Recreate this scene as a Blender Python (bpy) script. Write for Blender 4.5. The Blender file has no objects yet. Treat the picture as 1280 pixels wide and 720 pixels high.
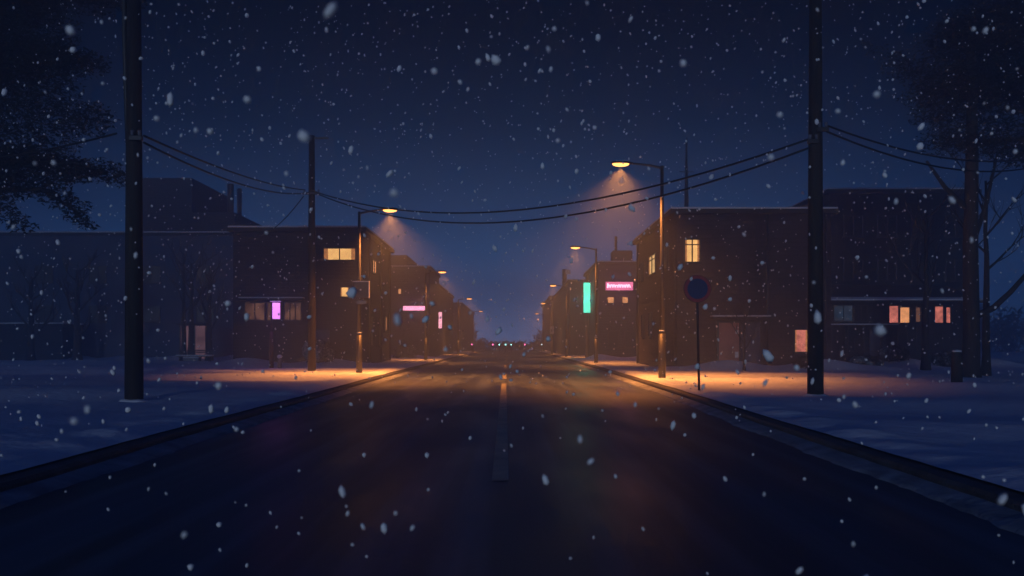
import bpy, bmesh, math, random
import numpy as np
from mathutils import Vector, Matrix
R = math.radians
random.seed(7)
sc = bpy.context.scene
COL = sc.collection

# ------------------------------------------------------------------ camera
F = 1108.0                     # focal length in photo pixels (1280 wide)
EYE = 1.40
HZ = 431.0                     # horizon row in the photograph
cam_d = bpy.data.cameras.new('camera')
cam = bpy.data.objects.new('camera', cam_d); COL.objects.link(cam)
cam.location = (0, 0, EYE); cam.rotation_euler = (R(90), 0, 0)
cam_d.sensor_width = 36; cam_d.lens = 36 * F / 1280
cam_d.shift_y = (HZ - 360) / 1280
cam_d.clip_start = .05; cam_d.clip_end = 3000
cam_d.dof.use_dof = True; cam_d.dof.focus_distance = 40; cam_d.dof.aperture_fstop = 3.6
sc.camera = cam

# ------------------------------------------------------------------ night sky
w = bpy.data.worlds.new('World'); sc.world = w; w.use_nodes = True
nt = w.node_tree; N = nt.nodes; L = nt.links
for n in list(N): N.remove(n)
out = N.new('ShaderNodeOutputWorld'); bg = N.new('ShaderNodeBackground'); L.new(bg.outputs[0], out.inputs[0])
tc = N.new('ShaderNodeTexCoord'); sep = N.new('ShaderNodeSeparateXYZ'); L.new(tc.outputs['Generated'], sep.inputs[0])
rmp = N.new('ShaderNodeValToRGB'); L.new(sep.outputs['Z'], rmp.inputs[0])
cr = rmp.color_ramp
SKY = [(0.0, (.034, .082, .250)), (.06, (.022, .050, .165)), (.14, (.0070, .0150, .060)), (.24, (.0016, .0036, .018)),
       (.34, (.0003, .0009, .005)), (.5, (.0004, .0020, .012)), (.7, (.0006, .0085, .062)), (1.0, (.0008, .0110, .085))]
cr.elements[0].position = 0; cr.elements[0].color = (*SKY[0][1], 1)
cr.elements[1].position = 1; cr.elements[1].color = (*SKY[-1][1], 1)
for p, c in SKY[1:-1]:
    e = cr.elements.new(p); e.color = (*c, 1)
# city glow over the far end of the street: fades with height and away from the street's direction
def mth(op, a, b=None):
    q = N.new('ShaderNodeMath'); q.operation = op
    for k, v in enumerate((a, b)):
        if v is None: continue
        if hasattr(v, 'is_output'): L.new(v, q.inputs[k])
        else: q.inputs[k].default_value = v
    return q.outputs[0]
gel = mth('EXPONENT', mth('MULTIPLY', mth('MAXIMUM', sep.outputs['Z'], 0.0), -13.0))
gaz = mth('POWER', mth('MAXIMUM', sep.outputs['Y'], 0.0), 9.0)
gfac = mth('MULTIPLY', gel, gaz)
glow = N.new('ShaderNodeMix'); glow.data_type = 'RGBA'; glow.blend_type = 'ADD'
L.new(gfac, glow.inputs['Factor']); L.new(rmp.outputs[0], glow.inputs['A']); glow.inputs['B'].default_value = (.085, .40, 1.0, 1)
L.new(glow.outputs['Result'], bg.inputs[0]); bg.inputs[1].default_value = .90

# added sun without a visible source: low behind the camera, cool, lights the flakes
sd = bpy.data.lights.new('flake_fill', 'SUN'); sd.energy = .80; sd.angle = R(3); sd.color = (.58, .73, 1.0)
so = bpy.data.objects.new('flake_fill', sd); COL.objects.link(so)
so.rotation_euler = (R(88.4), 0, R(-12))

vs = sc.view_settings
vs.view_transform = 'Standard'; vs.look = 'None'; vs.gamma = 1; vs.exposure = 0; vs.use_curve_mapping = False
cy = sc.cycles
sc.render.engine = 'CYCLES'
cy.use_denoising = True; cy.denoiser = 'OPENIMAGEDENOISE'
cy.max_bounces = 2; cy.diffuse_bounces = 1; cy.glossy_bounces = 1; cy.volume_bounces = 1; cy.transmission_bounces = 1
cy.sample_clamp_indirect = 2.0; cy.caustics_reflective = False; cy.caustics_refractive = False

LAMP_COL = (1.0, .31, .06)
LAMP_W = 15500.0
HAZE_D = .0082; HAZE_G = .57

# ------------------------------------------------------------------ helpers
def tag(o, label=None, cat=None, group=None, kind=None):
    if label: o['label'] = label
    if cat: o['category'] = cat
    if group: o['group'] = group
    if kind: o['kind'] = kind
    return o
def thing(name, label, cat, loc=(0, 0, 0), group=None, rz=0):
    o = bpy.data.objects.new(name, None); COL.objects.link(o)
    o.location = loc; o.rotation_euler = (0, 0, rz); o.empty_display_size = .3
    return tag(o, label, cat, group)
def px(x, y, D):
    return Vector(((x - 640) / F * D, D, EYE + (HZ - y) / F * D))

class MB:
    def __init__(s): s.bm = bmesh.new()
    def box(s, x0, x1, y0, y1, z0, z1, bev=0.0, rot=None):
        m = bmesh.ops.create_cube(s.bm, size=1.0)
        vs_ = m['verts']
        bmesh.ops.scale(s.bm, verts=vs_, vec=(abs(x1 - x0), abs(y1 - y0), abs(z1 - z0)))
        if bev > 0:
            ed = list({e for v in vs_ for e in v.link_edges})
            r = bmesh.ops.bevel(s.bm, geom=ed, offset=bev, segments=2, affect='EDGES', profile=.6)
            vs_ = list({v for f in r['faces'] for v in f.verts} | {v for v in vs_ if v.is_valid})
        c = Vector(((x0 + x1) / 2, (y0 + y1) / 2, (z0 + z1) / 2))
        if rot is not None: bmesh.ops.transform(s.bm, verts=vs_, matrix=rot)
        bmesh.ops.translate(s.bm, verts=vs_, vec=c)
        return s
    def tube(s, pts, rad, n=10, cap=True):
        pts = [Vector(p) for p in pts]
        if not hasattr(rad, '__len__'): rad = [rad] * len(pts)
        rings = []; up = None
        for i, p in enumerate(pts):
            d = (pts[min(i + 1, len(pts) - 1)] - pts[max(i - 1, 0)]).normalized()
            if up is None:
                up = d.orthogonal().normalized()
            else:
                up = (up - d * up.dot(d))
                up = up.normalized() if up.length > 1e-5 else d.orthogonal().normalized()
            b = d.cross(up)
            rings.append([s.bm.verts.new(p + (up * math.cos(2 * math.pi * k / n) + b * math.sin(2 * math.pi * k / n)) * rad[i]) for k in range(n)])
        for a, b_ in zip(rings, rings[1:]):
            for k in range(n):
                s.bm.faces.new((a[k], a[(k + 1) % n], b_[(k + 1) % n], b_[k]))
        if cap:
            s.bm.faces.new(rings[0][::-1]); s.bm.faces.new(rings[-1])
        return s
    def blob(s, c, r, sub=2, noise=0.0, sd=0):
        m = bmesh.ops.create_icosphere(s.bm, subdivisions=sub, radius=1.0)
        rr = random.Random(sd)
        for v in m['verts']:
            k = 1 + rr.uniform(-noise, noise)
            v.co = Vector((c[0] + v.co.x * r[0] * k, c[1] + v.co.y * r[1] * k, c[2] + v.co.z * r[2] * k))
        return s
    def build(s, name, mat, parent=None, smooth=False):
        bmesh.ops.recalc_face_normals(s.bm, faces=s.bm.faces)
        me = bpy.data.meshes.new(name); s.bm.to_mesh(me); s.bm.free()
        me.materials.append(mat)
        if smooth:
            for p in me.polygons: p.use_smooth = True
        o = bpy.data.objects.new(name, me); COL.objects.link(o)
        if parent is not None: o.parent = parent
        return o

def grid_mesh(name, P, mat, smooth=True):
    """P: (rows, cols, 3) array -> one sheet"""
    r, c = P.shape[:2]
    me = bpy.data.meshes.new(name)
    idx = np.arange(r * c).reshape(r, c)
    f = np.stack([idx[:-1, :-1], idx[:-1, 1:], idx[1:, 1:], idx[1:, :-1]], -1).reshape(-1, 4)
    me.vertices.add(r * c); me.vertices.foreach_set('co', P.reshape(-1).astype(np.float32))
    me.loops.add(f.size); me.loops.foreach_set('vertex_index', f.reshape(-1).astype(np.int32))
    me.polygons.add(len(f)); me.polygons.foreach_set('loop_start', np.arange(0, f.size, 4, dtype=np.int32))
    me.polygons.foreach_set('use_smooth', np.ones(len(f), dtype=bool) if smooth else np.zeros(len(f), dtype=bool))
    me.update(calc_edges=True); me.validate()
    me.materials.append(mat)
    o = bpy.data.objects.new(name, me); COL.objects.link(o)
    # normals up
    if me.polygons[0].normal.z < 0: me.flip_normals()
    return o

def soup(name, V, Fc, mat, parent=None, smooth=False):
    V = np.asarray(V, np.float32); Fc = np.asarray(Fc, np.int32); k = Fc.shape[1]
    me = bpy.data.meshes.new(name)
    me.vertices.add(len(V)); me.vertices.foreach_set('co', V.reshape(-1))
    me.loops.add(Fc.size); me.loops.foreach_set('vertex_index', Fc.reshape(-1))
    me.polygons.add(len(Fc)); me.polygons.foreach_set('loop_start', np.arange(0, Fc.size, k, dtype=np.int32))
    me.polygons.foreach_set('use_smooth', np.full(len(Fc), smooth, dtype=bool))
    me.update(calc_edges=True); me.materials.append(mat)
    o = bpy.data.objects.new(name, me); COL.objects.link(o)
    if parent is not None: o.parent = parent
    return o

def mat(name, col, rough=.8, var=.25, scale=3.0, bump=.0, bscale=20., metal=0, spec=.4, col2=None, stretch=None, detail=4):
    m = bpy.data.materials.new(name); m.use_nodes = True
    n = m.node_tree.nodes; l = m.node_tree.links; b = n['Principled BSDF']
    t = n.new('ShaderNodeTexCoord'); mp = n.new('ShaderNodeMapping'); l.new(t.outputs['Object'], mp.inputs[0])
    if stretch: mp.inputs['Scale'].default_value = stretch
    nz = n.new('ShaderNodeTexNoise'); nz.inputs['Scale'].default_value = scale; nz.inputs['Detail'].default_value = detail
    l.new(mp.outputs[0], nz.inputs['Vector'])
    r = n.new('ShaderNodeValToRGB'); l.new(nz.outputs[0], r.inputs[0])
    c2 = col2 if col2 else tuple(c * (1 - var) for c in col)
    r.color_ramp.elements[0].position = .35; r.color_ramp.elements[0].color = (*c2, 1)
    r.color_ramp.elements[1].position = .68; r.color_ramp.elements[1].color = (*col, 1)
    l.new(r.outputs[0], b.inputs['Base Color'])
    b.inputs['Roughness'].default_value = rough; b.inputs['Metallic'].default_value = metal
    b.inputs['Specular IOR Level'].default_value = spec
    if bump > 0:
        nb = n.new('ShaderNodeTexNoise'); nb.inputs['Scale'].default_value = bscale; nb.inputs['Detail'].default_value = 6
        l.new(mp.outputs[0], nb.inputs['Vector'])
        bp = n.new('ShaderNodeBump'); bp.inputs['Strength'].default_value = bump; bp.inputs['Distance'].default_value = .05
        l.new(nb.outputs[0], bp.inputs['Height']); l.new(bp.outputs[0], b.inputs['Normal'])
    return m

def emit(name, col, s, var=.35, scale=2.5, base=(.03, .03, .03)):
    """a lit pane, tube or curtain: uneven glow put into the material"""
    m = bpy.data.materials.new(name); m.use_nodes = True
    n = m.node_tree.nodes; l = m.node_tree.links; b = n['Principled BSDF']
    b.inputs['Base Color'].default_value = (*base, 1); b.inputs['Roughness'].default_value = .7; b.inputs['Specular IOR Level'].default_value = .08
    t = n.new('ShaderNodeTexCoord'); nz = n.new('ShaderNodeTexNoise'); nz.inputs['Scale'].default_value = scale
    l.new(t.outputs['Object'], nz.inputs['Vector'])
    mr = n.new('ShaderNodeMapRange'); l.new(nz.outputs[0], mr.inputs[0])
    mr.inputs[1].default_value = .35; mr.inputs[2].default_value = .65
    mr.inputs[3].default_value = s * (1 - var); mr.inputs[4].default_value = s
    b.inputs['Emission Color'].default_value = (*col, 1); l.new(mr.outputs[0], b.inputs['Emission Strength'])
    m.cycles.emission_sampling = 'NONE'
    return m

M = {}
M['snow'] = mat('snow', (.80, .82, .86), .75, .10, .6, .55, 5.0, spec=.25)
M['capsnow'] = mat('roof_snow', (.55, .58, .64), .8, .05, 2, .3, 14)
M['kerb'] = mat('wet_kerb_stone', (.10, .10, .11), .6, .5, 3, .5, 22)
M['soil'] = mat('frozen_ground', (.10, .10, .11), .9, .3, .3)
M['pole'] = mat('tarred_timber', (.034, .027, .025), .75, .4, 2.5, .5, 18, stretch=(6, 6, .5))
M['steel'] = mat('painted_steel', (.055, .052, .056), .45, .3, 5, .15, 40, metal=.2)
M['dark'] = mat('dark_metal', (.035, .035, .04), .5, .3, 8)
M['signred'] = mat('sign_red', (.36, .035, .04), .5, .3, 8)
M['signblue'] = mat('sign_blue', (.015, .03, .12), .5, .3, 4)
M['signmaroon'] = mat('sign_maroon', (.035, .012, .016), .5, .3, 6)
M['signgrey'] = mat('sign_grey', (.12, .13, .17), .5, .2, 8)
M['signwhite'] = mat('sign_white', (.65, .62, .68), .5, .15, 8)
M['wallA'] = mat('rendered_wall', (.062, .044, .060), .9, .35, .9, .35, 9, detail=8)
M['wallB'] = mat('panelled_wall', (.040, .040, .062), .9, .35, .7, .35, 9, detail=8)
M['wallC'] = mat('grey_wall', (.035, .045, .070), .9, .3, .5, .3, 7, detail=8)
M['wallD'] = mat('dark_timber_wall', (.018, .026, .044), .9, .4, 1.2, .4, 10, detail=8)
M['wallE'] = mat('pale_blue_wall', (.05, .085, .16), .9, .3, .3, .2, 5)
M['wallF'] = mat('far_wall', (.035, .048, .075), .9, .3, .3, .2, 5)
M['roof'] = mat('roof_felt', (.035, .035, .042), .9, .3, 1)
M['frame'] = mat('window_frame', (.05, .042, .04), .6, .2, 6)
M['glass'] = mat('dark_glass', (.012, .016, .026), .35, .3, 1.2, spec=.25)
M['door'] = mat('door_panel_lamplit', (.45, .17, .14), .7, .3, 1.5)  # reddish lamplight on the left entrance leaf is put into its colour
M['doorblue'] = mat('door_panel_blue', (.07, .08, .14), .6, .3, 1.5)
M['paper'] = mat('paper', (.7, .68, .7), .8, .1, 12)
M['bark'] = mat('bark', (.045, .036, .034), .9, .4, 5, .7, 16, stretch=(4, 4, .7))
M['barkfar'] = mat('bark_far', (.035, .035, .042), .9, .3, 3)
M['needle'] = mat('evergreen_needles', (.007, .012, .012), .9, .5, 1.4, col2=(.003, .005, .006))
M['hedge'] = mat('snowy_shrub', (.30, .34, .40), .9, .5, 5, col2=(.035, .045, .05))
M['hedgefar'] = mat('far_wood', (.022, .030, .038), .95, .4, .2)
M['slush'] = mat('dirty_slush', (.34, .37, .42), .7, .5, 2.2, .5, 9)
M['curtain'] = emit('lit_curtain', (1, .36, .12), .62, .4, 6)  # window light through the fabric is put in as dim emission
M['wire'] = mat('cable_sheath', (.012, .012, .014), .6, .2, 8)
M['lit_y'] = emit('lit_window_amber', (1, .52, .17), 1.45, .25, 1.7)
M['lit_y2'] = emit('lit_window_cream', (1, .60, .24), 1.1, .3, 2.2)
M['lit_o'] = emit('lit_window_orange', (1, .40, .16), 1.25, .35, 2.5)
M['lit_r'] = emit('lit_window_coral', (1, .27, .20), .95, .5, 3)
M['lit_dim'] = emit('lit_window_dim', (.80, .34, .20), .20, .7, 1.5)
M['lit_mauve'] = emit('lit_shelter_panel', (.60, .30, .36), .26, .5, .8)
M['lit_blue'] = emit('lit_window_blue', (.10, .17, .30), .22, .5, 2)
M['lens'] = emit('lamp_lens', (1, .36, .085), 5.0, .1, 1)
M['neon_pink'] = emit('neon_pink', (1, .20, .42), 1.5, .25, 3)
M['neon_white'] = emit('neon_stroke', (1, .62, .82), 3.2, .1, 3)
M['neon_rose'] = emit('neon_rose', (1, .34, .56), 2.6, .15, 1.5)
M['neon_rose2'] = emit('neon_rose_upright', (1, .40, .52), 2.4, .2, 1.5)
M['neon_cyan'] = emit('neon_cyan', (.10, 1, .66), 2.3, .22, 1.6)
M['neon_violet'] = emit('neon_violet', (.85, .26, .95), 2.0, .2, 2.5)
M['dot_cyan'] = emit('signal_cyan', (.40, 1, .95), 6, .1)
M['dot_pink'] = emit('signal_pink', (1, .16, .42), 8, .1)
M['dot_white'] = emit('signal_white', (.8, .9, 1), 3.5, .1)

def brick(m, amt=.45):
    n = m.node_tree.nodes; l = m.node_tree.links; b = n['Principled BSDF']
    g = n.new('ShaderNodeNewGeometry'); sp = n.new('ShaderNodeSeparateXYZ'); l.new(g.outputs['Position'], sp.inputs[0])
    ad = n.new('ShaderNodeMath'); l.new(sp.outputs[0], ad.inputs[0]); l.new(sp.outputs[1], ad.inputs[1])
    cb = n.new('ShaderNodeCombineXYZ'); l.new(ad.outputs[0], cb.inputs[0]); l.new(sp.outputs[2], cb.inputs[1])
    br = n.new('ShaderNodeTexBrick'); l.new(cb.outputs[0], br.inputs[0]); br.inputs['Scale'].default_value = 1.0
    br.inputs['Brick Width'].default_value = .62; br.inputs['Row Height'].default_value = .22; br.inputs['Mortar Size'].default_value = .022
    br.inputs['Color1'].default_value = (1, 1, 1, 1); br.inputs['Color2'].default_value = (.55, .55, .55, 1); br.inputs['Mortar'].default_value = (.35, .35, .35, 1)
    src = b.inputs['Base Color'].links[0].from_socket
    mx = n.new('ShaderNodeMix'); mx.data_type = 'RGBA'; mx.blend_type = 'MULTIPLY'; mx.inputs['Factor'].default_value = amt
    l.new(src, mx.inputs['A']); l.new(br.outputs[0], mx.inputs['B']); l.new(mx.outputs['Result'], b.inputs['Base Color'])
    bp = n.new('ShaderNodeBump'); bp.inputs['Strength'].default_value = .8; bp.inputs['Distance'].default_value = .03; bp.invert = True
    l.new(br.outputs['Fac'], bp.inputs['Height']); l.new(b.inputs['Normal'].links[0].from_socket, bp.inputs['Normal']); l.new(bp.outputs[0], b.inputs['Normal'])
brick(M['wallA'], .8); brick(M['wallB'], .8); brick(M['wallC'], .4)
# wet road with thin frozen slush
def road_mat():
    m = bpy.data.materials.new('wet_asphalt'); m.use_nodes = True
    n = m.node_tree.nodes; l = m.node_tree.links; b = n['Principled BSDF']
    t = n.new('ShaderNodeTexCoord')
    mp = n.new('ShaderNodeMapping'); mp.inputs['Scale'].default_value = (1.0, .22, 1); l.new(t.outputs['Object'], mp.inputs[0])
    nz = n.new('ShaderNodeTexNoise'); nz.inputs['Scale'].default_value = .9; nz.inputs['Detail'].default_value = 6; l.new(mp.outputs[0], nz.inputs['Vector'])
    r = n.new('ShaderNodeValToRGB'); l.new(nz.outputs[0], r.inputs[0])
    r.color_ramp.elements[0].position = .38; r.color_ramp.elements[0].color = (.030, .040, .062, 1)
    r.color_ramp.elements[1].position = .72; r.color_ramp.elements[1].color = (.085, .105, .145, 1)
    mp2 = n.new('ShaderNodeMapping'); mp2.inputs['Scale'].default_value = (1.5, .035, 1); l.new(t.outputs['Object'], mp2.inputs[0])
    n2 = n.new('ShaderNodeTexNoise'); n2.inputs['Scale'].default_value = 1.6; n2.inputs['Detail'].default_value = 5; l.new(mp2.outputs[0], n2.inputs['Vector'])
    r2 = n.new('ShaderNodeMapRange'); l.new(n2.outputs[0], r2.inputs[0]); r2.inputs[1].default_value = .46; r2.inputs[2].default_value = .66
    fr = n.new('ShaderNodeMix'); fr.data_type = 'RGBA'; l.new(r2.outputs[0], fr.inputs['Factor']); l.new(r.outputs[0], fr.inputs['A']); fr.inputs['B'].default_value = (.10, .13, .19, 1)
    l.new(fr.outputs['Result'], b.inputs['Base Color'])
    rr = n.new('ShaderNodeMapRange'); l.new(nz.outputs[0], rr.inputs[0]); rr.inputs[1].default_value = .35; rr.inputs[2].default_value = .7
    rr.inputs[3].default_value = .34; rr.inputs[4].default_value = .55; l.new(rr.outputs[0], b.inputs['Roughness'])
    b.inputs['Specular IOR Level'].default_value = .38
    nb = n.new('ShaderNodeTexNoise'); nb.inputs['Scale'].default_value = 38; nb.inputs['Detail'].default_value = 5; l.new(t.outputs['Object'], nb.inputs['Vector'])
    bp = n.new('ShaderNodeBump'); bp.inputs['Strength'].default_value = .16; bp.inputs['Distance'].default_value = .02
    l.new(nb.outputs[0], bp.inputs['Height']); l.new(bp.outputs[0], b.inputs['Normal'])
    return m
M['road'] = road_mat()
M['paint'] = mat('worn_road_paint', (.50, .45, .34), .5, .5, 2.2, .2, 30, col2=(.28, .26, .22))

# ------------------------------------------------------------------ ground
def interp(pts, y): return np.interp(y, [p[0] for p in pts], [p[1] for p in pts])
KL = [(-40, -4.5), (8.9, -4.66), (12, -4.77), (21.5, -4.9), (36, -5.2), (79, -5.75), (340, -6.2)]
KR = [(-40, 4.05), (7.8, 4.08), (15.4, 4.2), (22.5, 4.4), (32, 4.55), (50, 4.75), (81, 4.85), (340, 5.2)]

def smooth_noise(seed):
    rs = np.random.RandomState(seed); ph = rs.uniform(0, 6.28, 24); kx = rs.uniform(.03, .32, 24); ky = rs.uniform(.15, 1.7, 24)
    def f(x, y):
        z = 0
        for i in range(24):
            z = z + np.sin(kx[i] * x + ky[i] * y * (1 if i % 2 else -1) + ph[i]) / (1.2 + ky[i] * 2.2)
        return z / 5.0
    return f
nl, nr = smooth_noise(3), smooth_noise(11)
# snow piled against walls: (x0,x1,y front)
BERMS = [(-17, -9, 54.0), (8, 18, 44.2), (14, 30, 49), (-52, -21, 75), (7, 12, 74), (-12, -8, 84)]
def ground_z(x, y):
    x = np.asarray(x, float); y = np.asarray(y, float)
    left = x < 0
    n = np.where(left, nl(x, y), nr(x, y))
    dk = np.where(left, interp(KL, y) - .35 - x, x - interp(KR, y) - .35)
    amp = np.clip(dk / 2.0, 0, 1) * np.clip(.35 + dk / 14, 0, 1)
    z = .13 + .05 * np.clip(dk / 1.2, 0, 1) + .25 * n * amp
    z = z + .05 * np.exp(-((dk - .35) / .45) ** 2) * (1 + .6 * np.sin(y * 2.3 + np.sin(y * .9) * 2) + .4 * np.sin(y * 5.1 + x * 3)) + .010 * np.sin(x * 4.7 + 1.7 * np.sin(y * 1.9)) * np.sin(y * 3.9 + 1.3 * np.sin(x * 2.1)) * np.clip(dk, 0, 1)
    for (a, b, yf) in BERMS:
        k = np.clip((x - a + 1.5) / 1.5, 0, 1) * np.clip((b + 1.5 - x) / 1.5, 0, 1)
        z = z + .38 * k * np.exp(-((y - yf) / 1.8) ** 2) * (.8 + .4 * np.sin(x * 1.3 + yf))
    return np.maximum(z, .10)
def gz(x, y): return float(ground_z(x, y))

rows = np.concatenate([np.linspace(-40, 4, 12), np.arange(5, 40, .16), np.arange(40, 100, .35), np.linspace(100, 240, 90)])
for side in (-1, 1):
    off = np.concatenate([[0], np.arange(.1, 3, .15), np.arange(3, 30, .35), np.linspace(30, 145, 90)])
    P = np.zeros((len(rows), len(off), 3))
    for i, y in enumerate(rows):
        k = interp(KL, y) - .28 if side < 0 else interp(KR, y) + .28
        xs = k + side * off; P[i, :, 0] = xs; P[i, :, 1] = y
    P[:, :, 2] = ground_z(P[:, :, 0], P[:, :, 1])
    # soft irregular lip over the kerb stone
    rs = np.random.RandomState(5 + side)
    lip = np.convolve(rs.uniform(-1, 1, len(rows) + 10), np.ones(11) / 11, 'valid') * .28
    P[:, 0, 0] += side * (-.05) + lip * .25; P[:, 0, 2] = .155
    o = grid_mesh('snow_verge', P, M['snow']); tag(o, kind='structure')
o = MB().box(-146, 146, -41, 241, -.5, -.02).build('ground', M['soil']); tag(o, kind='structure')
# road
rr_ = np.concatenate([np.linspace(-40, 100, 90), np.linspace(103, 240, 30)])
P = np.zeros((len(rr_), 15, 3))
for i, y in enumerate(rr_):
    a, b = interp(KL, y) - .1, interp(KR, y) + .1
    P[i, :, 0] = np.linspace(a, b, 15); P[i, :, 1] = y
    t = np.linspace(-1, 1, 15); P[i, :, 2] = .03 * (1 - t * t) - .02 + .004
tag(grid_mesh('road', P, M['road']), kind='structure')
# kerbs
for side, K in ((-1, KL), (1, KR)):
    prof = [(-.0, -.06), (0, .10), (.03, .13), (.23, .135), (.27, .10)]
    ry = np.concatenate([np.linspace(-40, 0, 20), np.arange(0, 60, .5), np.linspace(61, 240, 70)])
    P = np.zeros((len(ry), len(prof), 3)); rs = np.random.RandomState(2)
    for i, y in enumerate(ry):
        j = rs.uniform(-.006, .006)
        for k, (dx, z) in enumerate(prof):
            P[i, k] = (interp(K, y) + side * dx + j, y, z + rs.uniform(-.004, .004))
    o = grid_mesh('kerb', P, M['kerb'], smooth=False); tag(o, kind='structure')
    # strip of packed snow in the gutter
    ry = np.arange(5, 150, .14); w0 = np.convolve(rs.uniform(0, 1, len(ry) + 14), np.ones(15) / 15, 'valid')
    fine = rs.uniform(-.02, .02, len(ry))
    P = np.zeros((len(ry), 6, 3))
    for i, y in enumerate(ry):
        wd = (.08 + .42 * w0[i]) + fine[i]
        for k, (t, z) in enumerate([(0, .07), (.2, .062), (.45, .045), (.7, .030), (.9, .018), (1, -.01)]):
            P[i, k] = (interp(K, y) - side * (t * wd - .01), y, z - .008 + rs.uniform(-.003, .003))
    tag(grid_mesh('gutter_snow', P, M['slush']), kind='structure')
# dashed centre line
for (a, b) in ((9.0, 31.7), (36, 43), (49, 62), (72, 90), (104, 130)):
    ys = np.arange(a, b, .5)
    P = np.zeros((len(ys), 2, 3))
    for i, y in enumerate(ys):
        c = float(np.interp(y, [9, 31.7, 60, 140], [-.12, -.29, -.45, -.7]))
        P[i, 0] = (c - .085, y, .022); P[i, 1] = (c + .085, y, .022)
    tag(grid_mesh('road_marking', P, M['paint']), kind='structure')

# ------------------------------------------------------------------ buildings
class Building:
    """box building: x0..x1, y0 (front) .. y1, height h ; street side is x = sx"""
    def __init__(s, name, label, x0, x1, y0, y1, h, wall, eave=.25, cat='building'):
        s.r = thing(name, label, cat, ((x0 + x1) / 2, (y0 + y1) / 2, 0))
        s.ox, s.oy = (x0 + x1) / 2, (y0 + y1) / 2
        s.x0, s.x1, s.y0, s.y1, s.h = x0, x1, y0, y1, h
        m = MB(); m.box(x0 - s.ox, x1 - s.ox, y0 - s.oy, y1 - s.oy, -.3, h - .12)
        # plinth, pilaster strips and floor band: relief of the wall itself
        m.box(x0 - s.ox - .05, x1 - s.ox + .05, y0 - s.oy - .05, y1 - s.oy + .05, -.28, .42)
        m.box(x0 - s.ox - .035, x1 - s.ox + .035, y0 - s.oy - .035, y1 - s.oy + .035, h * .47, h * .47 + .16)
        s.wall = m.build('wall', wall, s.r)
        e = eave
        m = MB(); m.box(x0 - s.ox - e, x1 - s.ox + e, y0 - s.oy - e, y1 - s.oy + e, h - .24, h, .02)
        s.roof = m.build('roof', M['roof'], s.r)
        m = MB(); m.box(x0 - s.ox - e + .03, x1 - s.ox + e - .03, y0 - s.oy - e + .03, y1 - s.oy + e - .03, h + .002, h + .11, .045)
        m.build('roof_snow', M['capsnow'], s.roof, True)
    def window(s, face, a0, a1, z0, z1, pane, bars=1, hbar=False, sill=True, name='window', label=None):
        """face 'front' (a = x) or 'left'/'right' (a = y)"""
        m = MB(); p = MB(); sl = MB(); t = .07
        def bx(mb, u0, u1, w0, w1, d0, d1, bev=0):
            if face == 'front': mb.box(u0 - s.ox, u1 - s.ox, s.y0 - s.oy - d1, s.y0 - s.oy - d0, w0, w1, bev)
            elif face == 'left': mb.box(s.x0 - s.ox - d1, s.x0 - s.ox - d0, u0 - s.oy, u1 - s.oy, w0, w1, bev)
            else: mb.box(s.x1 - s.ox + d0, s.x1 - s.ox + d1, u0 - s.oy, u1 - s.oy, w0, w1, bev)
        bx(m, a0 - t, a0, z0 - t, z1 + t, .0, .09); bx(m, a1, a1 + t, z0 - t, z1 + t, 0, .09)
        bx(m, a0, a1, z0 - t, z0, 0, .09); bx(m, a0, a1, z1, z1 + t, 0, .09)
        for i in range(bars):
            c = a0 + (a1 - a0) * (i + 1) / (bars + 1); bx(m, c - .03, c + .03, z0, z1, .022, .075)
        if hbar: bx(m, a0, a1, z0 + (z1 - z0) * .78 - .025, z0 + (z1 - z0) * .78 + .025, .022, .07)
        f = m.build(name, M['frame'], s.r)
        if label: f['label'] = label
        bx(p, a0, a1, z0, z1, .004, .02); p.build('pane', pane, f)
        if pane in (M['lit_y'], M['lit_y2'], M['lit_r']) and a1 - a0 > .4:
            k = (a1 - a0) * .13
            for (q0, q1) in ((a0, a0 + k), (a1 - k, a1)):
                c_ = MB(); bx(c_, q0, q1, z0, z1, .0205, .0215); c_.build('curtain', M['curtain'], f)
        if sill:
            bx(sl, a0 - .12, a1 + .12, z0 - t - .07, z0 - t - .003, .0, .16, .01); sl.build('sill', M['roof'], f)
        return f
    def part(s, name, m, x0, x1, y0, y1, z0, z1, bev=0, parent=None, smooth=False):
        b = MB(); b.box(x0 - s.ox, x1 - s.ox, y0 - s.oy, y1 - s.oy, z0, z1, bev)
        return b.build(name, m, parent or s.r, smooth)
    def tube(s, name, m, pts, rad, parent=None):
        b = MB(); b.tube([(p[0] - s.ox, p[1] - s.oy, p[2]) for p in pts], rad, 8)
        return b.build(name, m, parent or s.r, True)

# right near building -------------------------------------------------------
B = Building('corner_building', 'corner building with one amber upstairs window and dim entrance, behind the round sign', 8.3, 16.2, 45, 58.6, 8.26, M['wallA'], .3)
B.window('front', 8.78, 9.50, 5.62, 6.72, M['lit_y'], 1, True, label='lit amber upstairs window')
B.window('left', 51.0, 53.6, 5.6, 6.65, M['lit_y2'], 1, True, label='lit amber window on the street side')
B.window('front', 14.35, 14.98, 1.05, 2.15, M['lit_r'], 0, label='lit coral ground floor window')
for a in (47.0, 56.0): B.window('left', a, a + 1.1, 5.55, 6.6, M['glass'], 1, True)
for a in (52.6, 55.5): B.window('left', a, a + .9, 1.9, 3.3, M['glass'], 0)
en = B.part('entrance', M['frame'], 10.34, 12.66, 44.80, 44.97, .1, .22)
for (a, b_, mm) in ((10.46, 11.50, 'door'), (11.56, 12.58, 'doorblue')):
    B.part('door', M[mm], a, b_, 44.86, 44.95, .23, 2.52, .01)
B.part('door_frame', M['frame'], 10.34, 10.46, 44.80, 44.97, .23, 2.60); B.part('door_frame', M['frame'], 12.58, 12.70, 44.80, 44.97, .23, 2.60)
B.part('notice', M['paper'], 11.30, 11.46, 44.845, 44.855, 1.95, 2.15)
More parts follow.
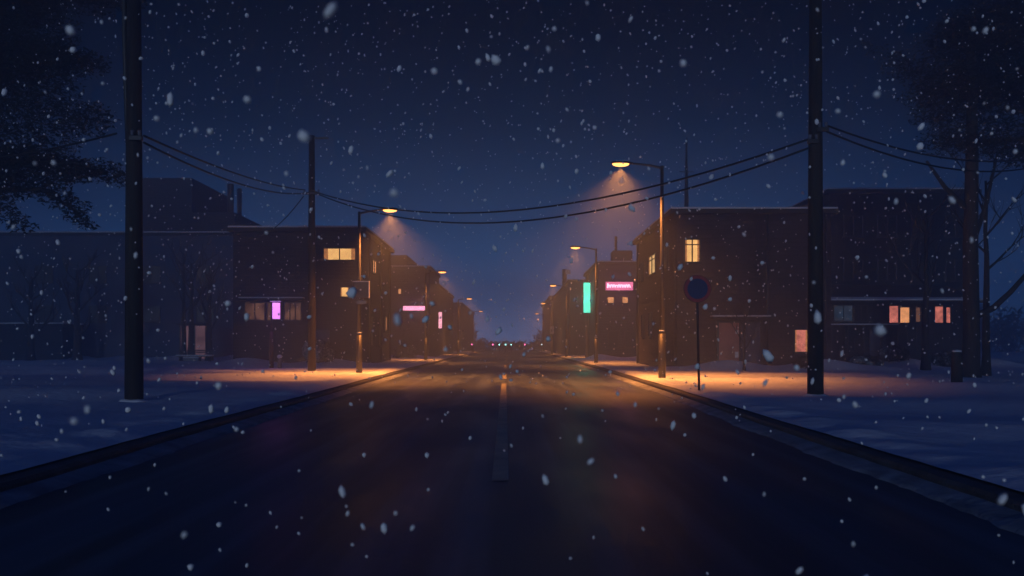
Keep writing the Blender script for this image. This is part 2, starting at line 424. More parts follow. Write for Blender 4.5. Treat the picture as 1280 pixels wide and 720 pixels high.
B.part('notice', M['paper'], 11.28, 11.46, 44.845, 44.855, .75, 1.05)
B.part('notice', M['signgrey'], 11.62, 11.98, 44.845, 44.855, 1.18, 1.42)
B.part('canopy', M['roof'], 10.0, 12.95, 44.15, 44.97, 2.66, 2.80, .02)
B.part('canopy_snow', M['capsnow'], 10.02, 12.93, 44.17, 44.95, 2.803, 2.88, .035)
B.tube('downpipe', M['dark'], [(12.95, 44.9, .2), (12.95, 44.9, 8.0)], .055)
B.tube('downpipe', M['dark'], [(15.9, 44.9, .2), (15.9, 44.9, 8.0)], .055)
B.tube('downpipe', M['dark'], [(8.2, 57.9, .2), (8.2, 57.9, 8.0)], .07)
B.tube('corner_pilaster', M['wallA'], [(8.28, 45.0, -.1), (8.28, 45.0, 8.0)], .10)
B.part('chimney', M['wallA'], 13.6, 14.3, 52, 52.7, 8.2, 9.0)

# left near building ---------------------------------------------------------
B = Building('street_block', 'two storey block with a wide amber upper window behind the square signboard lamp post', -17.3, -9.3, 55, 67.6, 8.65, M['wallB'], .3)
B.window('front', -11.66, -9.72, 6.68, 7.36, M['lit_y'], 1, label='wide lit amber upper window')
B.window('front', -10.62, -10.12, 4.40, 4.95, M['lit_y'], 0, label='small square lit window')
B.window('right', 58.9, 60.4, 6.25, 7.05, M['lit_o'], 1)
B.window('right', 64.8, 65.5, 2.5, 3.4, M['lit_o'], 0)
f = B.window('front', -16.55, -15.35, 2.95, 3.98, M['lit_dim'], 1, label='dim shop window')
f = B.window('front', -15.15, -14.3, 2.95, 3.98, M['lit_dim'], 0)
f = B.window('front', -14.1, -13.1, 2.95, 3.98, M['lit_dim'], 2)
B.part('shopfront_canopy', M['roof'], -16.8, -12.8, 54.3, 54.96, 4.12, 4.26, .02)
B.part('canopy_snow', M['capsnow'], -16.78, -12.82, 54.32, 54.94, 4.263, 4.33, .03)
B.part('door', M['doorblue'], -12.3, -11.3, 54.9, 54.97, .2, 2.3, .01)
for y in (57.4, 62.5, 66.9): B.tube('downpipe', M['dark'], [(-9.2, y, .2), (-9.2, y, 8.4)], .06)
for y in (58.0, 61.4): B.window('right', y, y + 1.1, 1.4, 3.2, M['glass'], 0)

# right dark house -----------------------------------------------------------
B = Building('dark_house', 'tall dark unlit building behind the low house with coral windows', 21.5, 31.5, 60, 72, 11.9, M['wallD'], .2)
for i in range(4):
    for z in (5.8, 8.8): B.window('front', 22.5 + i * 2.3, 23.7 + i * 2.3, z, z + 1.3, M['glass'], 1)
for o_ in (2.0, 5.0): B.part('roof_vent', M['roof'], 21.5 + o_, 22.3 + o_, 64, 64.8, 11.9, 12.5)
H = thing('low_house', 'low dark timber house with coral lit windows under a snowy lean-to roof', 'house', (21.5, 51.5, 0))
m = MB(); m.box(-4.2, 4.3, -1.5, 1.5, -.3, 3.78); m.box(-4.25, 4.35, -1.55, 1.55, -.3, .35)
for i in range(17): m.box(-4.2 + i * .5, -4.14 + i * .5, -1.53, -1.5, .36, 3.7)
m.build('wall', M['wallD'], H)
m = MB(); bm = m.bm
vsx = [(-4.7, -2.35, 3.72), (4.7, -2.35, 3.72), (4.4, 1.7, 4.85), (-4.7, 1.7, 4.85)]
a = [bm.verts.new(v) for v in vsx]; b_ = [bm.verts.new((v[0], v[1], v[2] + .14)) for v in vsx]
bm.faces.new(a); bm.faces.new(b_[::-1])
for i in range(4): bm.faces.new((a[i], a[(i + 1) % 4], b_[(i + 1) % 4], b_[i]))
rf = m.build('roof', M['roof'], H)
m = MB(); bm = m.bm
vs2 = [(-4.68, -2.33, 3.866), (4.66, -2.33, 3.866), (4.6, -1.9, 3.987), (-4.66, -1.75, 4.027)]
a = [bm.verts.new(v) for v in vs2]; b_ = [bm.verts.new((v[0] * .99, v[1] * .995, v[2] + .07)) for v in vs2]
bm.faces.new(a); bm.faces.new(b_[::-1])
for i in range(4): bm.faces.new((a[i], a[(i + 1) % 4], b_[(i + 1) % 4], b_[i]))
m.build('roof_snow', M['capsnow'], rf)
def hwin(x0, x1, z0, z1, pane, cur):
    m = MB(); t = .05
    m.box(x0 - t, x0, -1.60, -1.53, z0 - t, z1 + t); m.box(x1, x1 + t, -1.60, -1.53, z0 - t, z1 + t)
    m.box(x0, x1, -1.60, -1.53, z0 - t, z0); m.box(x0, x1, -1.60, -1.53, z1, z1 + t)
    for c in cur: m.box(c - .025, c + .025, -1.585, -1.552, z0, z1)
    f = m.build('window', M['frame'], H)
    MB().box(x0, x1, -1.55, -1.535, z0, z1).build('pane', pane, f)
    return f
X5 = lambda x: (x - 640) / F * 50 - 21.5
hwin(X5(1111), X5(1122), 2.65, 3.58, M['lit_r'], []); hwin(X5(1124.5), X5(1136), 2.65, 3.5, M['lit_o'], [])
hwin(X5(1144), X5(1149.5), 2.7, 3.5, M['lit_dim'], []); hwin(X5(1168), X5(1178), 2.65, 3.55, M['lit_r'], [])
hwin(X5(1182), X5(1187), 2.65, 3.5, M['lit_r'], []); hwin(X5(1042), X5(1065), 2.75, 3.6, M['lit_blue'], [X5(1054)])
hwin(X5(1068), X5(1084), 2.75, 3.6, M['glass'], [X5(1076)])
m = MB(); m.box(-1.35, -.45, -1.60, -1.54, .2, 2.2); m.build('door', M['doorblue'], H)
# rail in front of the low house
Fn = thing('porch_fence', 'dark porch fence with a snowy top rail in front of the low house', 'fence', (19.3, 48.6, 0))
m = MB()
m.box(-1.9, 1.9, -.03, .03, 2.42, 2.5); fr = m.build('top_rail', M['frame'], Fn)
MB().box(-1.9, 1.9, -.05, .05, 2.503, 2.56, .02).build('rail_snow', M['capsnow'], fr, True)
for i in range(5): MB().box(-1.85 + i * .92, -1.77 + i * .92, -.04, .04, -.1, 2.42).build('post', M['frame'], Fn)
MB().box(-1.9, 1.9, -.025, .025, 1.0, 1.06).build('rail', M['frame'], Fn)

# right second building with the pink sign -----------------------------------
B = Building('sign_building', 'hazy two storey building carrying the pink neon sign and two small amber windows', 7.3, 16, 75, 88, 8.4, M['wallC'], .2)
for (a, c) in ((760, 767), (778, 784.5)):
    B.window('front', (a - 640) / F * 75, (c - 640) / F * 75, 4.95, 5.42, M['lit_o'], 0, sill=False)
B.part('roof_block', M['wallC'], 8.9, 10.6, 78, 80, 8.4, 9.7)
B.tube('chimney_pipe', M['dark'], [(9.2, 78.5, 9.6), (9.2, 78.5, 11.0)], .12)
for a in (8.2, 9.6): B.window('front', a, a + .8, 1.2, 2.5, M['glass'], 0)
B.tube('downpipe', M['dark'], [(7.22, 84, .2), (7.22, 84, 8.2)], .07)
S = thing('pink_neon_sign', 'wide pink neon shop sign with pale script, above two small amber windows', 'sign', (9.05, 74.75, 6.35))
MB().box(-1.22, 1.22, -.02, .2, -.42, .42, .03).build('housing', M['dark'], S)
MB().box(-1.15, 1.15, -.05, -.023, -.35, .35).build('panel', M['neon_pink'], S)
pts = [(-.98, -.08, .22), (-.98, -.08, -.16)]
m = MB(); m.tube(pts, .05, 6)
cx = -.98
for k in range(9):
    wv = .21; hh = .12 if k % 3 else .09
    m.tube([(cx + wv * t, -.08, -.14 + (hh + .14) * math.sin(math.pi * min(1, t * 1.05)) ** .6 if 0 < t < .96 else -.14) for t in np.linspace(0, 1, 9)], .035, 6)
    cx += wv
m.build('script', M['neon_white'], S)
S = thing('cyan_neon_sign', 'tall narrow turquoise neon sign projecting from the building by the lamp post', 'sign', (6.92, 82, 5.75))
MB().box(-.36, .36, -.12, .12, -1.43, 1.43, .05).build('housing', M['dark'], S)
MB().box(-.31, .31, -.15, -.123, -1.38, 1.38, .0).build('panel', M['neon_cyan'], S)
MB().box(.30, .45, -.05, .05, .9, 1.0).build('bracket', M['dark'], S)
# third right building
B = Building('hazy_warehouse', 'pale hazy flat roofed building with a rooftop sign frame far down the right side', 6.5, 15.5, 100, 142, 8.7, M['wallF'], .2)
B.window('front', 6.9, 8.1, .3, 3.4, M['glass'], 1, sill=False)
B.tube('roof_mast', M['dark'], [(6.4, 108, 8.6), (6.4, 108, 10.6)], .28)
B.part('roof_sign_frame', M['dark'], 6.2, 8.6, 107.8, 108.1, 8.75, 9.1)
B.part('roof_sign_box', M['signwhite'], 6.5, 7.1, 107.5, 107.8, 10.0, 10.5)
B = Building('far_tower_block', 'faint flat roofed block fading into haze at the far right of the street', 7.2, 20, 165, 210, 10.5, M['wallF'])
# left second building
B = Building('stepped_building', 'hazy grey building with a stepped roof and pink light bar on the left side', -12.6, -7.9, 85, 96, 8.9, M['wallC'], .15)
B.part('upper_storey', M['wallC'], -12.6, -10.2, 86, 95, 8.8, 10.1)
B.window('front', (498 - 640) / F * 85, (501.5 - 640) / F * 85, 6.3, 6.75, M['lit_o'], 0, sill=False)
B.window('front', -9.8, -8.9, .9, 2.2, M['glass'], 0)
S = thing('pink_light_bar', 'long horizontal pink neon bar on the hazy building left of the second lamp', 'sign', (-9.32, 84.8, 4.9))
MB().box(-1.15, 1.15, 0, .16, -.27, .27, .03).build('housing', M['dark'], S)
MB().box(-1.1, 1.1, -.03, -.003, -.21, .21).build('tube', M['neon_rose'], S)
S = thing('upright_pink_sign', 'small upright pink neon sign further down the left side', 'sign', (-7.75, 95.5, 4.05))
MB().box(-.25, .25, -.08, .08, -.92, .92, .03).build('housing', M['dark'], S)
MB().box(-.21, .21, -.11, -.083, -.87, .87).build('panel', M['neon_rose2'], S)
MB().box(-.55, -.25, -.04, .04, .3, .4).build('bracket', M['dark'], S)
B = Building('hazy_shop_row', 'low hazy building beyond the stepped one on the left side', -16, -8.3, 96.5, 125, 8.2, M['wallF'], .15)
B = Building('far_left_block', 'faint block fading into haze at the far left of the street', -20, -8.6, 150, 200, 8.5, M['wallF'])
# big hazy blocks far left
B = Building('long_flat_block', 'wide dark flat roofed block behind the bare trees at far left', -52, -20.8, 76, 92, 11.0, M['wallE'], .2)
for i in range(6):
    for z in (3.4, 6.8): B.window('front', -50 + i * 4.6, -48.6 + i * 4.6, z, z + 1.3, M['glass'], 1)
B.part('roof_block', M['wallC'], -32.4, -27.8, 77, 88, 10.9, 15.9)
B.part('roof_block', M['wallC'], -27.8, -24.1, 77, 88, 10.9, 12.9)
B.tube('chimney_pipe', M['dark'], [(-25.4, 80, 12.8), (-25.4, 80, 15.9)], .30)
B.tube('chimney_pipe', M['dark'], [(-24.6, 80, 12.8), (-24.6, 80, 15.5)], .22)
B = Building('garden_shed', 'small flat roofed dark building at the far left edge behind the bare trees', -45, -36.5, 72, 75.2, 3.1, M['wallC'], .15, cat='shed')
# tall mast behind the corner building
mst = thing('radio_mast', 'thin tall mast rising behind the corner building roof', 'mast', (12.2, 62, 0))
m = MB(); m.tube([(0, 0, -.2), (0, 0, 8), (0, 0, 12), (0, 0, 15.9)], [.22, .2, .14, .06], 8); m.build('shaft', M['dark'], mst, True)
for z in (11.0, 13.5): MB().tube([(-.5, 0, z), (.5, 0, z)], .04, 6).build('crossbar', M['dark'], mst, True)

# lit shelter behind the bench (pale mauve panel between the posts)
S = thing('shelter', 'small dim mauve lit shelter behind the snowy bench', 'shelter', (-24.6, 70, 0))
for i, (a, b_) in enumerate(((-1.55, -.5), (-.4, .35))):
    MB().box(a, b_, .0, .05, .3, 2.9).build('panel', M['lit_mauve'], S)
MB().box(-1.75, .55, -.5, .6, 2.95, 3.08, .02).build('roof', M['roof'], S)
for x in (-1.65, -.45, .45): MB().box(x - .05, x + .05, -.06, .09, -.1, 2.95).build('post', M['dark'], S)

# ------------------------------------------------------------------ street lamps
def street_lamp(x, y, h, reach, side, label, pw=1.0, light=True):
    """side: +1 arm points to +x (lamp on the left kerb)"""
    z0 = gz(x, y) - .12
    T = thing('street_lamp', label, 'street lamp', (x, y, z0), 'street lamps along both kerbs')
    h = h - z0
    m = MB(); m.tube([(0, 0, 0), (0, 0, 1.75)], [.135, .125], 14); m.tube([(0, 0, 1.75), (0, 0, 1.83)], [.125, .085], 14)
    m.tube([(0, 0, -.02), (0, 0, .10)], .19, 14)
    b = m.build('base_sleeve', M['steel'], T, True)
    MB().blob((0, 0, 1.845), (.11, .11, .035), 2).build('sleeve_snow', M['capsnow'], b, True)
    MB().tube([(0, 0, 1.82), (0, 0, h * .6), (0, 0, h)], [.082, .072, .062], 14).build('pole', M['steel'], T, True)
    s = side
    MB().tube([(-.05 * s, 0, h - .12), (.12 * s, 0, h - .05), (.45 * s, 0, h + .02), (reach * .75 * s, 0, h + .09)], [.05, .048, .042, .036], 8).build('arm', M['steel'], T, True)
    # cobra head: flattened shell with a lens beneath
    hd = MB(); cx = reach * s
    hd.blob((cx, 0, h + .10), (.42, .17, .085), 3)
    for v in hd.bm.verts:
        if v.co.z < h + .085: v.co.z = h + .085
        v.co.z += (cx - v.co.x) * s * -.04
    H_ = hd.build('lamp_head', M['steel'], T, True)
    ln = MB(); ln.blob((cx + .05 * s, 0, h + .075), (.31, .13, .105), 3)
    for v in ln.bm.verts:
        if v.co.z > h + .078: v.co.z = h + .078
    ln.build('lens', M['lens'], H_, True)
    MB().blob((cx, 0, h + .175), (.30, .11, .03), 2).build('head_snow', M['capsnow'], H_, True)
    if light:
        d = bpy.data.lights.new('lamp_bulb', 'SPOT'); d.energy = LAMP_W * pw; d.color = LAMP_COL
        d.spot_size = R(122); d.spot_blend = 1.0; d.shadow_soft_size = .12
        lo = bpy.data.objects.new('lamp_bulb', d); COL.objects.link(lo); lo.parent = T
        lo.location = (cx + .05 * s, 0, h - .02)
        lo.rotation_euler = (0, R(-3) * s, 0)
    return T
W = 'orange street lamp with overhanging arm, '
street_lamp(5.45, 32.2, 7.9, 1.45, -1, W + 'tallest in the picture, beside the round sign', 1.15)
street_lamp(5.6, 59, 7.8, 1.33, -1, W + 'between the turquoise sign and the pink sign', .55)
street_lamp(5.45, 88.6, 7.25, 1.3, -1, W + 'third on the right, left of the turquoise sign', .45)
street_lamp(4.95 + .35, 118, 6.85, 1.1, -1, W + 'fourth on the right, carrying a small pale plate', .4)
street_lamp(5.9, 165, 7.1, 1.2, -1, W + 'farthest faint one on the right side', .35)
street_lamp(-6.6, 38.3, 7.15, 1.28, 1, W + 'nearest on the left, carrying a square signboard', 1.05)
street_lamp(-6.9, 70.9, 7.15, 1.28, 1, W + 'second on the left, beside the long pink bar', .5)
street_lamp(-6.6, 109, 7.0, 1.3, 1, W + 'third on the left, right of the upright pink sign', .55)
street_lamp(-6.6, 150, 7.0, 1.3, 1, W + 'farthest faint one on the left side', .4)

# signboard on the left lamp
S = thing('square_signboard', 'square maroon signboard fixed to the nearest left lamp post', 'sign', (-6.5, 38.1, 3.75))
MB().box(-.33, .33, -.03, .03, -.35, .35, .02).build('board', M['signmaroon'], S)
m = MB(); m.box(-.35, .35, -.045, .035, .352, .385); m.box(.332, .372, -.045, .035, -.35, .385); m.build('rim', M['signwhite'], S)
MB().box(-.035, .035, -.04, -.032, -.02, .05).build('mark', M['signwhite'], S)
m = MB(); m.box(-.2, .24, -.025, .0, -.60, -.44, .01); m.build('lower_plate', M['signgrey'], S)
# plate on the fourth right lamp
S = thing('pale_plate', 'small pale rectangular plate on the fourth right lamp post', 'sign', (5.3, 117.8, 3.35))
MB().box(-.28, .28, -.03, .02, -.5, .5, .02).build('plate', M['signwhite'], S); MB().box(-.1, .1, .02, .12, -.05, .05).build('clamp', M['dark'], S)
MB().box(-.12, .06, -.04, -.033, -.25, .08).build('mark', M['signgrey'], S)

# round prohibition sign
zb = gz(5.07, 24)
S = thing('round_sign', 'round red rimmed dark blue traffic sign on a thin leaning post', 'traffic sign', (5.08, 24, zb - .1))
z1 = EYE + (HZ - 361) / F * 24 - (zb - .1)
m = MB(); m.tube([(0, .06, 0), (-.05, .06, z1 - .25), (-.055, .06, z1 + .3)], .034, 10); m.build('post', M['steel'], S, True)
def disc(r, y0, y1, z, x, n=48):
    m = MB(); m.tube([(x, y0, z), (x, y1, z)], r, n); return m
disc(.36, -.012, .012, z1, -.06).build('rim', M['signred'], S)
disc(.275, -.022, -.0125, z1, -.06).build('face', M['signblue'], S)
m = MB(); n = 48
m.tube([(-.06 + .362 * math.cos(a), 0, z1 + .362 * math.sin(a)) for a in np.linspace(0, 2 * math.pi, 49)], .014, 6, cap=False)
m.build('edge', M['steel'], S, True)
MB().box(-.10, -.02, .014, .10, z1 - .03, z1 + .03).build('clamp', M['dark'], S)

# purple sign pylon in front of the left shopfront
xb = -12.4; zb = gz(xb, 45.7)
S = thing('violet_sign_post', 'slim post with a small glowing violet sign in front of the dim shopfront', 'sign', (xb, 45.7, zb - .05))
m = MB(); m.tube([(0, 0, 0), (0, 0, 1.95)], [.11, .10], 10); m.build('post_sleeve', M['signmaroon'], S, True)
MB().tube([(0, 0, 1.95), (0, 0, 3.6)], .045, 8).build('post', M['dark'], S, True)
MB().box(.05, .50, -.10, .10, 2.55, 3.48, .02).build('housing', M['dark'], S)
MB().box(.08, .47, -.125, -.103, 2.6, 3.43).build('panel', M['neon_violet'], S)
MB().box(-.05, .52, -.13, .13, 3.483, 3.54, .02).build('sign_snow', M['capsnow'], S, True)
pl = bpy.data.lights.new('violet_glow', 'POINT'); pl.energy = 22; pl.color = (.75, .2, 1); pl.shadow_soft_size = .25
po = bpy.data.objects.new('violet_glow', pl); COL.objects.link(po); po.parent = S; po.location = (.27, -.4, 3.05)
def sign_light(name, loc, col, e):
    d = bpy.data.lights.new(name, 'POINT'); d.energy = e; d.color = col; d.shadow_soft_size = .5
    o = bpy.data.objects.new(name, d); COL.objects.link(o); o.location = loc
sign_light('pink_glow', (9.05, 74.2, 6.3), (1, .25, .5), 70)
sign_light('cyan_glow', (6.8, 81.4, 5.6), (.1, 1, .7), 90)
sign_light('rose_glow', (-9.3, 84.3, 4.9), (1, .35, .55), 60)

# ------------------------------------------------------------------ utility poles and cables
def utility_pole(x, y, top, r, label, arms=(), conduit=False):
    z0 = gz(x, y)
    T = thing('utility_pole', label, 'utility pole', (x, y, z0 - .1), 'timber utility poles')
    h = top - z0 + .1
    MB().tube([(0, 0, -.2), (0, 0, h * .5), (0, 0, h)], [r * 1.08, r * .95, r * .78], 18).build('shaft', M['pole'], T, True)
    for (z, a, b) in arms:
        z -= z0 - .1
        MB().box(a, b, -.05 - r, .05 - r, z - .05, z + .05, .01).build('crossarm', M['dark'], T)
        for k in (a + .06, b - .06): MB().tube([(k, -r, z + .05), (k, -r, z + .17)], [.035, .045], 8).build('insulator', M['signgrey'], T, True)
    if conduit: MB().tube([(-.12, .02, 5.2), (-.17, .02, 6.4), (-.22, .02, 8.3), (-.235, .02, 12.0)], [.05, .055, .06, .06], 8).build('conduit', M['dark'], T, True)
    # drift of snow around the foot
    MB().blob((0, 0, .07), (r * 1.8, r * 1.7, .10), 3, .06, 3).build('foot_snow', M['snow'], T, True)
    return T
utility_pole(-8.4, 19.7, 9.6, .185, 'thick dark timber utility pole, nearest on the left', ((5.95, -.02, .26),), True)
utility_pole(7.6, 22.2, 10.9, .185, 'thick dark timber utility pole, nearest on the right', ((6.45, -.26, .02), (6.75, -.02, .26)))
T = utility_pole(-8.9, 39.4, 10.7, .165, 'slim timber utility pole left of the signboard lamp, warm lit on one edge', ((8.1, -.35, .4),))
MB().box(.02, .75, -.05, .05, 10.45, 10.53).build('top_bracket', M['dark'], T)
def cable(a, b, sag, r, label, grp='overhead power cables'):
    a = Vector(a); b = Vector(b)
    pts = []
    for i in range(33):
        t = i / 32; p = a.lerp(b, t); p.z -= 4 * sag * t * (1 - t); pts.append(p)
    o = MB().tube(pts, r, 6).build('power_cable', M['wire'], None, True)
    tag(o, label, 'cable', grp)
cable((-8.85, 39.2, 8.22), (7.35, 22.0, 6.50), 1.38, .028, 'upper black cable sagging across the road between the poles')
cable((-8.55, 39.2, 8.05), (7.35, 22.0, 6.28), 1.55, .028, 'lower black cable sagging across the road between the poles')
cable((-8.1, 19.5, 6.0), (-9.15, 39.2, 8.25), .22, .026, 'upper black cable from the nearest left pole to the slim pole')
cable((-8.1, 19.5, 5.85), (-9.15, 39.2, 8.1), .36, .026, 'lower black cable from the nearest left pole to the slim pole')
cable((-8.7, 19.5, 6.05), (-22, 27, 7.2), .5, .024, 'dark cable running left out of frame from the nearest left pole')
cable((7.8, 22.0, 6.85), (21, 34, 8.8), .6, .026, 'upper dark cable running right out of frame from the nearest right pole')
cable((7.8, 22.0, 6.70), (21, 34, 8.5), .7, .026, 'lower dark cable running right out of frame from the nearest right pole')
cable((-9.2, 39.1, 7.95), (-17.0, 54.9, 8.2), .8, .024, 'thin service cable from the slim pole down to the left block')

# ------------------------------------------------------------------ trees
def bare_tree(x, y, h, r, seed, label, name='bare_tree', m_='barkfar', levels=4, spread=.55, n0=7, lo=.3, tw=1.0):
    rs = random.Random(seed); z0 = gz(x, y) - .15
    T = thing(name, label, 'tree', (x, y, z0), 'bare winter trees')
    tr = MB(); br = MB()
    pts = [Vector((0, 0, 0))]; rad = [r * 1.35]; n = 8
    for i in range(1, n + 1):
        pts.append(Vector((rs.uniform(-.05, .05) * h * .12 * i / n, rs.uniform(-.03, .03) * h * .1, h * .82 * i / n))); rad.append(r * (1 - .72 * i / n))
    tr.tube(pts, rad, 10)
    def branch(p, d, l, rr, lev):
        k = 5; q = [p]; dd = d.copy(); 
        for i in range(k):
            dd = (dd + Vector((rs.uniform(-.22, .22), rs.uniform(-.22, .22), rs.uniform(-.02, .24)))).normalized()
            q.append(q[-1] + dd * l / k)
        br.tube(q, [rr * (1 - .75 * i / k) for i in range(k + 1)], 5)
        if lev <= 0: return
        for j in range(rs.choice((3, 4))):
            i = rs.randint(1, k); a = rs.uniform(.4, .95)
            ax = Vector((rs.uniform(-1, 1), rs.uniform(-1, 1), rs.uniform(-.3, .6))).normalized()
            nd = (dd * (1 - a * .5) + ax * a * .8).normalized()
            branch(q[i], nd, l * rs.uniform(.45, .68), rr * .5, lev - 1)
    for j in range(n0):
        t = lo + (1 - lo) * j / max(1, n0 - 1) * .95
        i = min(n - 1, int(t * n)); p = pts[i].lerp(pts[i + 1], t * n - i if t * n - i < 1 else 1)
        a = j * 2.4 + rs.uniform(-.5, .5)
        d = Vector((math.cos(a), math.sin(a) * .7, spread + rs.uniform(0, .5))).normalized()
        branch(p, d, h * rs.uniform(.26, .38) * (1.15 - .6 * t), r * .42 * (1.1 - .5 * t) * tw, levels - 2)
    tr.build('trunk', M[m_], T, True); br.build('crown', M[m_], T, True)
    return T
bare_tree(-36.9, 68, 8.0, .30, 21, 'bare tree at far left edge with short broken limbs', n0=9)
bare_tree(-33.6, 68.5, 8.7, .34, 5, 'bare tree second from the left edge, with angled limbs', n0=9)
bare_tree(-24.8, 67, 9.3, .22, 31, 'slim bare tree left of the bench, left one of a close pair', n0=6, lo=.5)
bare_tree(-24.1, 66.6, 9.2, .26, 32, 'slim bare tree behind the bench, right one of a close pair', n0=6, lo=.55)
bare_tree(-23.0, 67.3, 8.3, .27, 33, 'bare forked tree right of the close pair near the shelter', n0=9, lo=.35)
bare_tree(-10.3, 84, 3.9, .10, 41, 'small bare hazy tree in front of the stepped building', n0=8, lo=.25, spread=.8)
bare_tree(9.7, 68, 4.1, .10, 44, 'small bare hazy tree below the pink neon sign', n0=9, lo=.3, spread=.7)
bare_tree(19.6, 42, 9.2, .20, 51, 'thin bare tree standing before the tall dark building', n0=6, lo=.45)
bare_tree(18.6, 34.8, 9.5, .16, 52, 'thin bare tree right of the big trunk at right edge', n0=6, lo=.55, m_='bark')
bare_tree(10.9, 41.6, 3.9, .07, 57, 'young bare tree with snowy twigs beside the entrance canopy', n0=8, lo=.35, spread=.9, levels=4, tw=1.4)

def leaf_cloud(name, centres, m_, parent, n, size, seed, flat=.35):
    """many small leaf-sized triangles scattered around clump centres (c, radii)"""
    rs = np.random.RandomState(seed)
    V = []; 
    vol = np.array([c[1][0] * c[1][1] * c[1][2] for c in centres]); vol = vol ** .75; vol /= vol.sum()
    for (c, r), k in zip(centres, (vol * n).astype(int)):
        p = rs.normal(size=(k, 3)); p /= np.linalg.norm(p, axis=1)[:, None]; p *= (rs.uniform(0, 1, (k, 1)) ** .42)
        p = p * np.array(r) + np.array(c)
        d = rs.normal(size=(k, 3)); d[:, 2] = d[:, 2] * flat - .25; d /= np.linalg.norm(d, axis=1)[:, None]
        e = np.cross(d, rs.normal(size=(k, 3))); e /= np.linalg.norm(e, axis=1)[:, None]
        s = size * rs.uniform(.5, 1.5, (k, 1))
        V.append(np.stack([p - e * s * .22, p + e * s * .22, p + d * s], 1))
    V = np.concatenate(V).reshape(-1, 3)
    return soup(name, V, np.arange(len(V)).reshape(-1, 3), M[m_], parent)
def bough(path, r0, r1, n, jit, seed):
    rs = random.Random(seed); out_ = []
    for i in range(n):
        t = i / (n - 1) * (len(path) - 1); k = min(int(t), len(path) - 2); p = Vector(path[k]).lerp(Vector(path[k + 1]), t - k)
        r = r0 + (r1 - r0) * i / (n - 1)
        out_.append(((p.x + rs.uniform(-jit, jit), p.y + rs.uniform(-jit, jit), p.z + rs.uniform(-jit, jit) * .6), (r * 1.3, r * 1.2, r * .62)))
    return out_
def limb(T, path, r0, r1, m_='bark'):
    MB().tube(path, [r0 + (r1 - r0) * i / (len(path) - 1) for i in range(len(path))], 8).build('limb', M[m_], T, True)

# big dark tree at the right edge
X = 17.5; Y = 33.8
T = thing('large_dark_tree', 'large dark trunk at right edge with heavy hanging black boughs above', 'tree', (X, Y, gz(X, Y) - .1), 'large dark evergreen trees')
MB().tube([(0, 0, -.1), (0, 0, .35), (.02, 0, 2), (-.02, 0, 5), (.05, 0, 9), (.0, 0, 14)], [.42, .33, .29, .27, .22, .12], 14).build('trunk', M['bark'], T, True)
limb(T, [(.2, 0, 2.45), (.8, -.1, 2.75), (1.4, -.2, 3.35), (2.1, -.3, 4.2), (3.0, -.3, 5.0)], .14, .06)
limb(T, [(-.1, 0, 6.5), (-.9, .2, 7.4), (-1.6, .2, 8.4)], .12, .05)
limb(T, [(.1, 0, 5.3), (.5, -.1, 6.6), (.9, -.2, 8.6)], .11, .05)
limb(T, [(0, 0, 9), (1.5, -.5, 9.1), (3.4, -1, 8.7)], .14, .05)
cl = bough([(-1.5, .2, 10.9), (-.9, 0, 9.2), (.2, -.3, 8.8), (1.8, -.6, 8.6), (4.4, -1, 8.7)], .75, 1.0, 10, .25, 1)
cl += bough([(-.8, 0, 11.0), (1.5, 0, 11.5), (4.5, 0, 11)], 1.3, 1.9, 7, .4, 2) + bough([(.0, 0, 13), (2, 0, 14), (5, 0, 14)], 1.5, 2.2, 7, .5, 3)
cl += [((x_, .5, z_), (1.5, 1.6, 1.1)) for x_ in (.3, 2.4, 4.6) for z_ in (9.9, 11.4, 13.0)]  # upper crown filled out with added clumps to darken the top corner
cl += bough([(-3.8, .5, 12.9), (-2.6, .3, 12.2), (-1.2, 0, 11.5)], .3, .9, 6, .3, 4)
leaf_cloud('crown', cl, 'needle', T, 60000, .13, 5)
# off-frame evergreen whose boughs reach in from the left
X = -17.9; Y = 28
T = thing('overhanging_tree', 'dark evergreen boughs reaching in from the left edge above the bare trees', 'tree', (X, Y, gz(X, Y) - .1), 'large dark evergreen trees')
MB().tube([(0, 0, -.1), (0, 0, .4), (0, 0, 3), (.1, 0, 8), (0, 0, 13)], [.42, .33, .29, .22, .1], 12).build('trunk', M['bark'], T, True)
limb(T, [(0, 0, 6.8), (1.6, 0, 7.1), (3.2, .2, 7.2), (5.0, .3, 6.8)], .15, .05)
limb(T, [(0, 0, 5.6), (1.6, 0, 6.2), (3.2, -.2, 6.2), (4.4, -.3, 5.4)], .12, .04)
cl = bough([(0, 0, 6.9), (2.0, 0, 7.1), (3.9, .2, 7.1), (5.2, .3, 6.7)], 1.1, .5, 11, .3, 11)
cl += bough([(1.6, -.2, 6.3), (3.2, -.2, 6.4), (4.3, -.3, 5.5), (4.7, -.3, 5.05)], .8, .22, 9, .12, 12)
cl += bough([(.6, 0, 6), (1.6, 0, 5.7), (2.4, 0, 5.1)], .55, .35, 5, .15, 15)
cl += bough([(0, 0, 9.6), (2.5, 0, 10.5), (4.5, 0, 10.2)], 1.4, .7, 7, .4, 13) + bough([(0, 0, 12), (2.5, 0, 12.8), (5.5, 0, 12.4)], 1.6, .9, 7, .5, 14)
cl += [((x_, .3, z_), (1.5, 1.5, 1.2)) for x_ in (.6, 2.6) for z_ in (8.2, 9.8, 11.6, 13.2)] + [((4.4, .4, 12.9), (1.5, 1.3, 1.0)), ((4.2, .4, 8.6), (1.0, 1.0, .6))]  # added clumps: darkness of the top left corner is put into foliage
leaf_cloud('crown', cl, 'needle', T, 60000, .13, 6)

